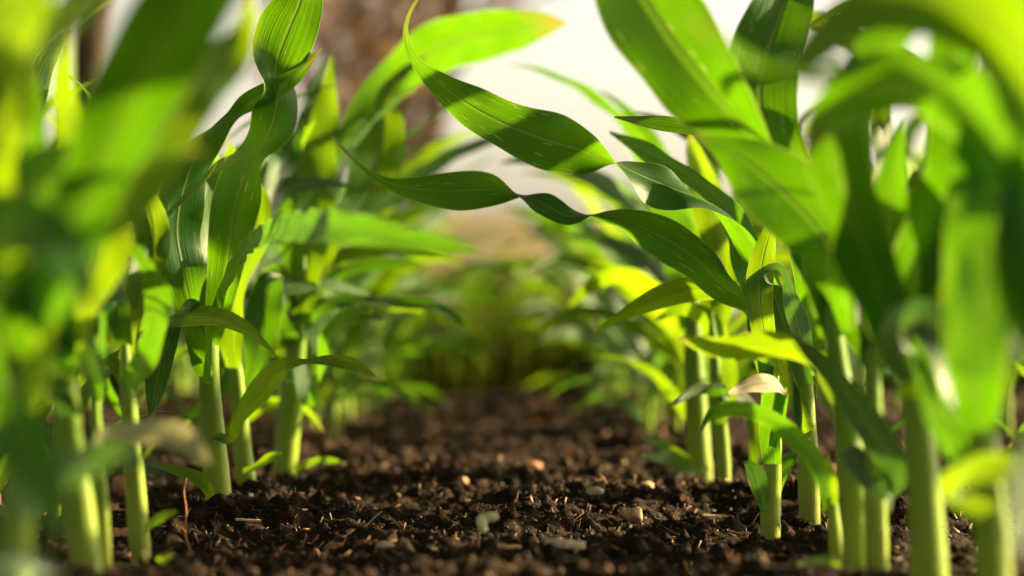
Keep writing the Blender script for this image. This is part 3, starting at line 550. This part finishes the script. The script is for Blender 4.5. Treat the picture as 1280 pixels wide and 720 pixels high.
hero('strongly blurred corn plant near the right edge with a bent low leaf', 0.92, [(1246, 800), (1240, 690), (1232, 590), (1222, 500), (1216, 420)], 44, [
    LF((1236, 640, 34, 40), (1190, 612, 40, 45), (1215, 590, 46, 50), (1260, 588, 46, 45), (1310, 610, 40, 40), (1360, 660, 3, 40), d=(0.9, 0.84), mat=M_LEAF_Y),
    LF((1224, 540, 50, 20), (1220, 440, 80, 10), (1226, 350, 96, 5), (1230, 260, 90, 10), (1220, 190, 60, 20), (1210, 120, 4, 20), d=(0.91, 0.86)),
    LF((1224, 520, 46, 20), (1255, 430, 44, -30), (1265, 350, 50, -50), (1262, 270, 52, -50), (1272, 190, 42, -40), (1290, 120, 3, -40), d=(0.92, 0.95), mat=M_LEAF_Y),
    LF((1230, 600, 40, 20), (1200, 560, 44, 30), (1175, 520, 40, 30), (1160, 470, 30, 30), (1140, 420, 3, 30), d=(0.92, 0.95)),
    LF((1220, 470, 60, 0), (1236, 330, 80, 0), (1250, 220, 90, 10), (1225, 145, 94, 25), (1160, 105, 90, 32), (1085, 112, 76, 28), (1035, 145, 50, 10), (1008, 195, 4, 0), d=(0.85, 0.91), mat=M_LEAF, fold=0.12, n=90)], 19)
hero('nearest corn plant outside the right edge whose leaves hang over the top corner', 0.78, [(1375, 860), (1370, 720), (1360, 560), (1350, 430), (1345, 330)], 48, [
    LF((1350, 430, 60, 20), (1330, 250, 100, 20), (1280, 70, 110, 20), (1200, 5, 110, 20), (1110, 0, 90, 25), (1050, 30, 66, 30), (1005, 72, 40, 20), (975, 95, 4, 40), d=(0.78, 0.76), mat=M_LEAF_Y, n=90),
    LF((1350, 450, 60, 20), (1300, 300, 80, 30), (1250, 190, 80, 50), (1190, 110, 70, 60), (1110, 70, 56, 60), (1030, 90, 46, 60), (960, 84, 40, 70), (900, 50, 36, 70), (850, 10, 3, 70), d=(0.77, 0.72), mat=M_LEAF, n=90),
    LF((1355, 520, 60, 20), (1310, 420, 80, 20), (1280, 330, 80, 20), (1290, 230, 70, 20), (1320, 150, 4, 20), d=(0.78, 0.75)),
    LF((1352, 470, 50, 20), (1320, 520, 50, 30), (1290, 580, 50, 30), (1275, 650, 36, 30), (1270, 710, 4, 30), d=(0.78, 0.74), mat=M_LEAF_Y),
    LF((1345, 400, 30, 20), (1300, 220, 30, 40), (1260, 100, 24, 50), (1240, 30, 20, 50), (1250, -40, 3, 50), d=(0.8, 1.1), mat=M_LEAF_Y),
    LF((1350, 400, 40, 20), (1330, 100, 90, 30), (1270, -170, 140, 20), (1180, -280, 180, 10), (1080, -290, 190, 0), (980, -230, 130, 0), (900, -150, 4, 0), d=(0.78, 0.86))], 20)  # this leaf arches above the frame, added to shade the left foreground leaf

hero('unseen tall corn plant added on the right to shade the long leaves', 1.60, [W(0.50, 1.60, 0.0, 0)[:2], W(0.50, 1.60, 0.12, 0)[:2], W(0.495, 1.60, 0.26, 0)[:2], W(0.49, 1.60, 0.34, 0)[:2]], 26, [  # added out of frame; leaves shaped to throw shade bands on the in-focus leaves
    LF(W(.495, 1.60, .24, .02), W(.46, 1.64, .31, .03), W(.40, 1.62, .347, .036), W(.379, 1.553, .371, .038), W(.36, 1.50, .366, .034), W(.345, 1.45, .35, .02), W(.34, 1.42, .33, .001), side=(0, 0, 1)),
    LF(W(.49, 1.60, .30, .016), W(.44, 1.62, .39, .022), W(.40, 1.60, .424, .024), W(.379, 1.553, .427, .024), W(.36, 1.50, .42, .02), W(.35, 1.45, .41, .001), side=(0, 0, 1)),
    LF(W(.49, 1.60, .28, .02), W(.42, 1.65, .34, .035), W(.375, 1.645, .38, .045), W(.368, 1.645, .43, .048), W(.37, 1.645, .47, .04), W(.39, 1.64, .50, .001), side=(.309, -.951, 0)),
    LF(W(.495, 1.60, .20, .02), W(.54, 1.55, .28, .035), W(.60, 1.50, .30, .03), W(.66, 1.46, .26, .001), side=(.3, .8, .4))], 21, group='corn plants added right of the picture for shade')

# ------------------------------------------------------------------ corn plants of the farther rows, grown from one rule
def gen_plant(height, seed, nleaf=7, lod=1.0, spread=1.0):
    r = random.Random(seed)
    base = empty('corn_plant')
    lean = r.uniform(-0.04, 0.04); lean2 = r.uniform(-0.03, 0.03)
    sh = height * 0.55
    K = np.array([(0, 0, -0.015), (0, 0, 0.0), (lean * sh, lean2 * sh, sh * 0.5), (lean * sh * 2.4, lean2 * sh * 2, sh)])
    r0 = r.uniform(0.0055, 0.0078)
    stalk('stalk', K, r0, [sh * 0.22, sh * 0.42, sh * 0.62], base, top=0.03, n=int(60 * lod))
    az0 = r.uniform(0, 180)
    for i in range(nleaf):
        f = i / (nleaf - 1)
        z0 = sh * (0.06 + 0.88 * f ** 0.8)
        az = R(az0 + 180 * (i % 2) + r.uniform(-30, 30))
        Ln = height * (0.30 + 0.75 * math.sin(math.pi * min(1, 0.15 + 0.72 * f))) * r.uniform(0.8, 1.1)
        wd = (0.010 + 0.022 * math.sin(math.pi * min(1, 0.1 + 0.75 * f))) * r.uniform(0.85, 1.15)
        el = R(r.uniform(40, 62) + 22 * f); droop = R(r.uniform(60, 125)) * (1.15 - 0.75 * f) * spread; tw = R(r.uniform(-140, 140)); dr = r.uniform(-0.6, 0.6)
        n = int(38 * lod) + 8; s = np.linspace(0, 1, n)
        th = el - droop * s ** 1.6; a = az + dr * s
        step = Ln / (n - 1)
        d3 = np.stack([np.cos(th) * np.cos(a), np.cos(th) * np.sin(a), np.sin(th)], 1)
        st = np.array((lean * sh * 2 * z0 / sh, lean2 * sh * 2 * z0 / sh, z0))
        pts = st + np.cumsum(d3, 0) * step
        sd_ = norm(np.cross(d3, np.array([0, 0, 1.0]))); up = np.cross(sd_, d3)
        t_ = tw * s ** 1.5; side = sd_ * np.cos(t_)[:, None] + up * np.sin(t_)[:, None]
        wid = wd * np.minimum(1, 0.35 + 2.6 * s) * (1 - s ** 3.2) + 0.0008
        ribbon('leaf', pts, side, wid, r.choice([M_LEAF, M_LEAF_Y, M_LEAF, M_LEAF_Y, M_LEAF_B] if f > 0.2 and height > 0.3 else [M_LEAF, M_LEAF, M_LEAF_Y]), base, 0.35, 0.0016, seed * 13 + i, nu=9 if lod > 0.8 else 7)
    return base
def copy_plant(src, loc, rz, sc, label, group):
    c = src.copy(); COL.objects.link(c); c.location = loc; c.rotation_euler = (0, 0, rz); c.scale = (sc, sc, sc)
    c['label'] = label; c['group'] = group; c['category'] = 'corn plant'
    for ch in list(src.children):
        k = ch.copy(); COL.objects.link(k); k.parent = c
    return c
protos = [gen_plant(0.36, 100 + i, nleaf=9, lod=0.9) for i in range(8)]
small = [gen_plant(0.29, 200 + i, nleaf=6, lod=0.6, spread=1.1) for i in range(6)]
used = set()
def put(pool, x, y, sc, label, group):
    i = rnd.randrange(len(pool)); src = pool[i]
    z = float(soil_h(x, y)) if y < 4.2 and abs(x) < 1.45 else -0.05
    rz = rnd.uniform(0, 6.283)
    if id(src) not in used:
        used.add(id(src)); src.location = (x, y, z); src.rotation_euler = (0, 0, rz); src.scale = (sc,) * 3
        tag(src, label, 'corn plant', group); return src
    return copy_plant(src, (x, y, z), rz, sc, label, group)
def row(x0, d0, d1, step, jx, label, group, sc=(0.62, 0.84), pool=protos):
    d = d0
    while d < d1:
        put(pool, x0 + rnd.uniform(-jx, jx), d, rnd.uniform(*sc), label, group)
        d += step * rnd.uniform(0.75, 1.3)
row(-0.185, 2.0, 3.75, 0.105, 0.03, 'blurred corn plant farther back along the left row beside the soil gap', 'corn plants farther back in the left row')
row(0.165, 2.05, 3.75, 0.11, 0.03, 'blurred corn plant farther back along the right row beside the soil gap', 'corn plants farther back in the right row')
row(-0.53, 1.9, 4.0, 0.15, 0.03, 'corn plant in the next row seen through the left row', 'corn plants in the outer left row', sc=(0.8, 1.0))
for x_, y_, lb in ((-0.285, 1.30, 'half hidden corn plant tucked behind the pale-stalked one at the left'), (-0.29, 1.53, 'half hidden corn plant left of the tall twisting-leaved one'), (-0.275, 1.75, 'half hidden corn plant filling the gap left of the slim stalk'),
                   (-0.25, 1.93, 'corn plant just behind the stout one in the left row'), (0.25, 1.82, 'corn plant right of the thick dark stalk, deep in the right row')):
    put(protos, x_, y_, 0.74, lb, 'corn plants along the rows')
rnd.seed(5)
row(0.50, 1.18, 1.95, 0.17, 0.05, 'tall corn plant added out of frame on the right to cast dappled shade', 'corn plants added right of the picture for shade', sc=(1.0, 1.25))  # row added out of frame, made tall to dapple the scene with shade
row(0.52, 2.4, 4.0, 0.15, 0.03, 'corn plant in the next row seen through the right row', 'corn plants in the outer right row', sc=(0.85, 1.1))
for yy in (4.35, 4.8, 5.3, 5.9, 6.6, 7.4):
    x = -1.5 - yy * 0.05
    while x < 1.5 + yy * 0.05:
        if abs(x) < 0.34 and rnd.random() < 0.6:
            x += 0.12; continue
        put(small, x + rnd.uniform(-0.03, 0.03), yy + rnd.uniform(-0.12, 0.12), rnd.uniform(1.1, 1.45) if abs(x) > 0.4 else rnd.uniform(0.9, 1.2), 'far out-of-focus corn plant beyond the end of the soil bed', 'far corn plants beyond the soil bed')
        x += rnd.uniform(0.12, 0.22)
for s_ in protos + small:
    if id(s_) not in used:
        for ch in list(s_.children): bpy.data.objects.remove(ch)
        bpy.data.objects.remove(s_)

# ------------------------------------------------------------------ grass and weeds behind the corn
def blades(n, xr, yr, h, wd, z0, lean=0.5):
    x = rng.uniform(*xr, n); y = rng.uniform(*yr, n); a = rng.uniform(0, 6.28, n); hh = h * rng.uniform(0.4, 1.1, n); l = rng.uniform(0.1, lean, n) * hh; b = rng.uniform(0, 6.28, n)
    z = np.array(z0(x, y)) if callable(z0) else np.full(n, z0)
    V = np.zeros((n, 5, 3)); dx = np.cos(a) * wd / 2; dy = np.sin(a) * wd / 2
    for k, (f, ww) in enumerate(((0, 1), (0, -1), (0.55, -0.8), (0.55, 0.8), (1, 0))):
        V[:, k, 0] = x + ww * dx + l * np.cos(b) * f * f; V[:, k, 1] = y + ww * dy + l * np.sin(b) * f * f; V[:, k, 2] = z + hh * f
    i = np.arange(n)[:, None] * 5
    F = np.concatenate([i + np.array([0, 1, 2]), i + np.array([0, 2, 3]), i + np.array([3, 2, 4])])
    return V.reshape(-1, 3), F
v, f = blades(40000, (-3.2, 3.2), (4.7, 8.6), 0.30, 0.010, -0.05)
tag(mesh_obj('grass', v, f, M_GRASS, smooth=False), 'olive green weedy grass behind the corn bed', 'grass', kind='stuff')
v, f = blades(26000, (-14, 14), (9, 20), 0.30, 0.03, lambda x, y: -0.08 + 1.55 * np.clip((y - 18) / 14, 0, 1), 0.9)
tag(mesh_obj('dry_grass', v, f, M_DRYLEAF, smooth=False), 'tan dry grass covering the far field', 'dry grass', kind='stuff')

# ------------------------------------------------------------------ trees far behind
def tree(label, x, y, h, tr, seed, leafn=2600, spread=1.0):
    r = random.Random(seed); q = np.random.default_rng(seed)
    zb = -0.1 + 1.55 * min(1, max(0, (y - 18) / 14))
    base = empty('tree', (x, y, zb)); tag(base, label, 'tree', 'bare brown trees behind the field')
    Vs = []; Fs = []; off = 0; tips = []
    def limb(p, d, ln, r0, depth):
        nonlocal off
        n = 7; pts = [np.array(p)]; d = np.array(d, float)
        for k in range(n - 1):
            d = d + q.normal(0, 0.10, 3); d[2] += 0.03; d /= np.linalg.norm(d); pts.append(pts[-1] + d * ln / (n - 1))
        pts = np.array(pts); T = norm(np.gradient(pts, axis=0)); A = norm(np.cross(T, [0.3, 1, 0.1])); B = np.cross(T, A)
        rad = r0 * np.linspace(1, 0.45, n); m = 8 if depth == 0 else 5; th = np.linspace(0, 6.283, m, endpoint=False)
        V = pts[:, None] + (A[:, None] * np.cos(th)[None, :, None] + B[:, None] * np.sin(th)[None, :, None]) * rad[:, None, None]
        i = np.arange(n - 1)[:, None] * m; j = np.arange(m)[None]; F = np.stack([i + j, i + (j + 1) % m, i + m + (j + 1) % m, i + m + j], 2).reshape(-1, 4)
        Vs.append(V.reshape(-1, 3)); Fs.append(F + off); off += n * m
        if depth < 3:
            for k in range(5 if depth == 0 else 4):
                t = r.randint(1 if depth else 2, n - 1); a = r.uniform(0, 6.28); e = r.uniform(0.1, 0.9)
                limb(pts[t], (math.cos(a) * spread, math.sin(a) * spread, e), ln * r.uniform(0.35, 0.6), rad[t] * 0.55, depth + 1)
        if depth >= 2: tips.extend(pts[2:])
    limb((0, 0, 0), (0.02, 0, 1), h, tr, 0)
    mesh_obj('trunk', np.concatenate(Vs), np.concatenate(Fs), M_BARK, base)
    tips = np.array(tips); c = tips[q.integers(0, len(tips), leafn)] + q.normal(0, 0.08, (leafn, 3))
    v = np.array([(-1, 0, 0), (0, -0.5, 0), (1, 0, 0.2), (0, 0.5, 0)]) * 0.042
    rr = rand_rot(leafn); V = np.einsum('nij,kj->nki', rr, v) * q.uniform(0.6, 1.4, (leafn, 1, 1)) + c[:, None]
    F = np.arange(leafn * 4).reshape(-1, 4)
    mesh_obj('crown', V.reshape(-1, 3), F, M_DRYLEAF, base, smooth=False)
def tx(px, d): return (px - 640) / FPX * d
tree('brown leafless tree left of the bright gap, its trunk dark', tx(522, 13), 13, 2.7, 0.07, 31, 1100, 0.45)
tree('tall thin brown tree with a straight trunk behind the low brown ones', tx(505, 14), 14, 5.5, 0.07, 37, 1500, 0.35)
tree('tall dark-trunked tree above the rusty low trees', tx(448, 13), 13, 5.5, 0.06, 38, 1500, 0.35)
tree('brown twiggy tree behind the left row of corn', tx(432, 12), 12, 2.5, 0.05, 32, 1200, 0.4)
tree('rusty brown tree standing between the two other brown ones', tx(478, 16), 16, 3.2, 0.06, 36, 1200, 0.4)
tree('grey trunk standing far behind the left foreground leaves', tx(98, 10), 10, 5.0, 0.11, 33, 2200)
tree('brown tree seen at the upper right corner', tx(1262, 15), 15, 5.5, 0.12, 34, 3200)
tree('thin brown tree between the grey trunk and the twisting leaf', tx(400, 18), 18, 3.4, 0.06, 35, 1600, 0.4)

# ------------------------------------------------------------------ single small things lying on the soil
def pebble(name, label, cat, px, py, size, shape, mat, seed, rz=0.0, lift=0.3, sub=2):
    p = ground_at(px, py)
    bpy_r = np.random.default_rng(seed)
    v, f = IV.copy(), IF.copy()
    for _ in range(sub):                                        # subdivide the icosahedron
        e = {}; nv = [tuple(q) for q in v]; nf = []
        def mid(a, b):
            k = (min(a, b), max(a, b))
            if k not in e:
                m_ = (np.array(nv[a]) + np.array(nv[b])) / 2; nv.append(tuple(m_ / np.linalg.norm(m_))); e[k] = len(nv) - 1
            return e[k]
        for a, b, c in f:
            x, y, z = mid(a, b), mid(b, c), mid(c, a); nf += [(a, x, z), (b, y, x), (c, z, y), (x, y, z)]
        v, f = np.array(nv), np.array(nf)
    dirs = norm(bpy_r.normal(size=(14, 3)))
    for dd in dirs:                                             # flat broken facets
        k = v @ dd; lim = bpy_r.uniform(0.6, 0.92); v = v - np.outer(np.clip(k - lim, 0, None), dd)
    v = v + bpy_r.normal(0, 0.012, v.shape)
    v = v * np.array(shape) * size
    c, s = math.cos(rz), math.sin(rz); v = v @ np.array([[c, s, 0], [-s, c, 0], [0, 0, 1]])
    o = mesh_obj(name, v, f, mat, smooth=False)
    o.location = (p[0], p[1], p[2] + size * shape[2] * lift); tag(o, label, cat); return o
pebble('pebble', 'rounded sunlit tan pebble lying right of the middle of the soil', 'pebble', 791, 654, 0.0074, (1, 0.9, 0.85), M_STONE, 3, 0.4, 0.8)
pebble('pebble', 'orange pebble half hidden behind the bright left-hand stalk', 'pebble', 150, 622, 0.0085, (0.8, 0.8, 1.1), M_STONE_O, 5, 0.8, 0.7)
pebble('pebble', 'blurred orange pebble in the middle of the far soil', 'pebble', 668, 588, 0.0068, (1.0, 0.7, 0.8), M_STONE_O, 6, 0.7, 0.6)
pebble('pebble', 'small grey flat pebble behind the tan one', 'pebble', 742, 620, 0.0060, (1.2, 0.8, 0.55), M_CHIP, 7, -0.5, 0.9)
pebble('pebble', 'small grey-white pebble low left of the seedling', 'pebble', 481, 686, 0.0038, (1.3, 0.8, 0.6), M_CHIP, 8, 0.2, 0.9)
pebble('pebble', 'blurred pale pebble at the right side behind the tan one', 'pebble', 808, 614, 0.0050, (1, 1, 0.8), M_STONE, 9, 0.2, 0.9)
pebble('pebble', 'tiny pinkish pebble left of the blurred orange one', 'pebble', 578, 607, 0.0044, (1, 1, 0.8), M_STONE_O, 10, 0.2, 0.9)
pebble('soil_clod', 'big brown soil clod right of the sharp short corn stalk', 'soil clod', 1000, 612, 0.018, (1.2, 1, 0.6), M_SOIL, 11, 0.3, 0.3, 3)
pebble('soil_clod', 'dark soil clod beside the foot of the sharp short corn stalk', 'soil clod', 992, 662, 0.010, (1.1, 1, 0.8), M_SOIL, 12, 0.3, 0.4, 3)
pebble('soil_clod', 'low soil clod in the blurred soil on the right', 'soil clod', 745, 595, 0.010, (1.5, 1, 0.7), M_SOIL, 13, 0.1, 0.3, 3)

def chip(name, label, cat, px, py, ln, wd, th, rz, mat, lift=0.0015, seed=1):
    p = ground_at(px, py); r = np.random.default_rng(seed)
    n = 9; s = np.linspace(-1, 1, n); rows_ = []
    for t in s:
        k = wd * (1 - 0.35 * abs(t) ** 3) * r.uniform(0.85, 1.1)
        rows_.append([(t * ln + r.normal(0, ln * 0.02), y * k, z * th * r.uniform(0.8, 1.1) + r.normal(0, th * .1)) for y, z in ((-1, -.6), (-.8, .8), (0, 1.1), (.8, .8), (1, -.6), (0, -1))])
    V = np.array(rows_).reshape(-1, 3); m = 6
    i = np.arange(n - 1)[:, None] * m; j = np.arange(m)[None]; F = np.stack([i + j, i + (j + 1) % m, i + m + (j + 1) % m, i + m + j], 2).reshape(-1, 4).tolist()
    F += [list(range(m))[::-1], [(n - 1) * m + q for q in range(m)]]
    o = mesh_obj(name, V, F, mat, smooth=False); o.location = (p[0], p[1], p[2] + lift); o.rotation_euler = (0.1, 0.06, rz); tag(o, label, cat)
chip('wood_chip', 'flat bleached grey wood chip in front of the pebble', 'wood chip', 706, 690, 0.0105, 0.0035, 0.0022, 0.1, M_CHIP, 0.004, 2)
chip('wood_chip', 'small orange wood sliver between the seedling and the grey chip', 'wood chip', 637, 691, 0.0062, 0.0016, 0.0012, 0.25, M_PALE, 0.003, 3)
chip('wood_chip', 'long brown wood piece lying behind the bright left stalk', 'wood chip', 150, 676, 0.016, 0.004, 0.003, 0.5, M_ROOT, 0.004, 4)
chip('wood_chip', 'pale straw lying left of the sharp short corn stalk', 'straw', 897, 655, 0.011, 0.0009, 0.0007, 0.35, M_PALE, 0.005, 5)
chip('wood_chip', 'tan sliver lying in front of the in-focus left stalk', 'wood chip', 310, 661, 0.0075, 0.0011, 0.0008, 0.1, M_PALE, 0.005, 6)
chip('wood_chip', 'orange-brown wood chip low in the left half of the soil', 'wood chip', 425, 692, 0.0055, 0.0030, 0.0016, -0.3, M_STONE_O, 0.004, 7)

def strand(name, label, pts, d, r0, mat, cat='root strand'):
    K = np.array([P(x, y, dd) for (x, y), dd in zip(pts, d)]); b = K[0].copy(); q = smooth_resample(K - b, 40)[:, :3]
    o = tube(name, q, np.linspace(r0, r0 * 0.5, 40), mat, None, nseg=8); o.location = tuple(b); tag(o, label, cat)
strand('root_strand', 'thin reddish root standing upright left of the in-focus stalk', [(243, 712), (238, 690), (231, 665), (233, 640), (230, 615), (233, 598)], [1.28, 1.29, 1.30, 1.31, 1.32, 1.32], 0.0007, M_ROOT)
strand('root_strand', 'short slanting reddish root at the foot of the upright one', [(254, 695), (249, 680), (243, 666)], [1.3, 1.31, 1.32], 0.0006, M_ROOT)
strand('root_strand', 'wavy tan root arching over the soil right of the left stalks', [(357, 647), (368, 641), (378, 637), (392, 639), (403, 647), (414, 651), (412, 641)], [1.45, 1.45, 1.45, 1.46, 1.45, 1.44, 1.44], 0.0007, M_PALE)
strand('root_strand', 'straight pale fibre sticking out of the soil left of the seedling', [(455, 660), (465, 650), (477, 639)], [1.42, 1.42, 1.42], 0.0006, M_PALE)

def seedling():
    p = ground_at(601, 690); p[2] += 0.007; b = empty('seedling', tuple(p)); tag(b, 'tiny pale green seedling with two round leaves in the soil', 'seedling')
    k = p[1] / FPX
    st = np.array([(-0.0015, 0, -0.004), (-0.001, 0, 0.003), (0.0, -0.001, 8 * k), (0.0003, -0.001, 14 * k)])
    tube('stem', smooth_resample(st, 16)[:, :3], np.full(16, 0.0008), M_ROOT, b, nseg=8)
    for (cx, cz, rx, rz_, tl) in ((2 * k, 21 * k, 7 * k, 10 * k, 0.3), (13 * k, 27 * k, 9.5 * k, 6.5 * k, -0.5), (3 * k, 12 * k, 6 * k, 5 * k, 0.6)):
        n = 20; th = np.linspace(0, 6.283, n, endpoint=False); V = []
        for f_ in (0.0, 0.5, 1.0):
            for t in th:
                x = math.cos(t) * rx * f_; z = math.sin(t) * rz_ * f_; V.append((cx + x, -0.002 + tl * z * 0.5 + 0.0012 * f_ * f_, cz + z))
        F = []
        for q in range(2):
            for j in range(n): F.append([q * n + j, q * n + (j + 1) % n, (q + 1) * n + (j + 1) % n, (q + 1) * n + j])
        mesh_obj('seed_leaf', np.array(V), F, M_COTY, b)
seedling()
pebble('fallen_petal', 'small yellow petal at the bottom edge left of the seedling', 'petal', 572, 723, 0.0034, (1.2, 1, 0.5), M_YEL, 15, 0.2, 1.2)
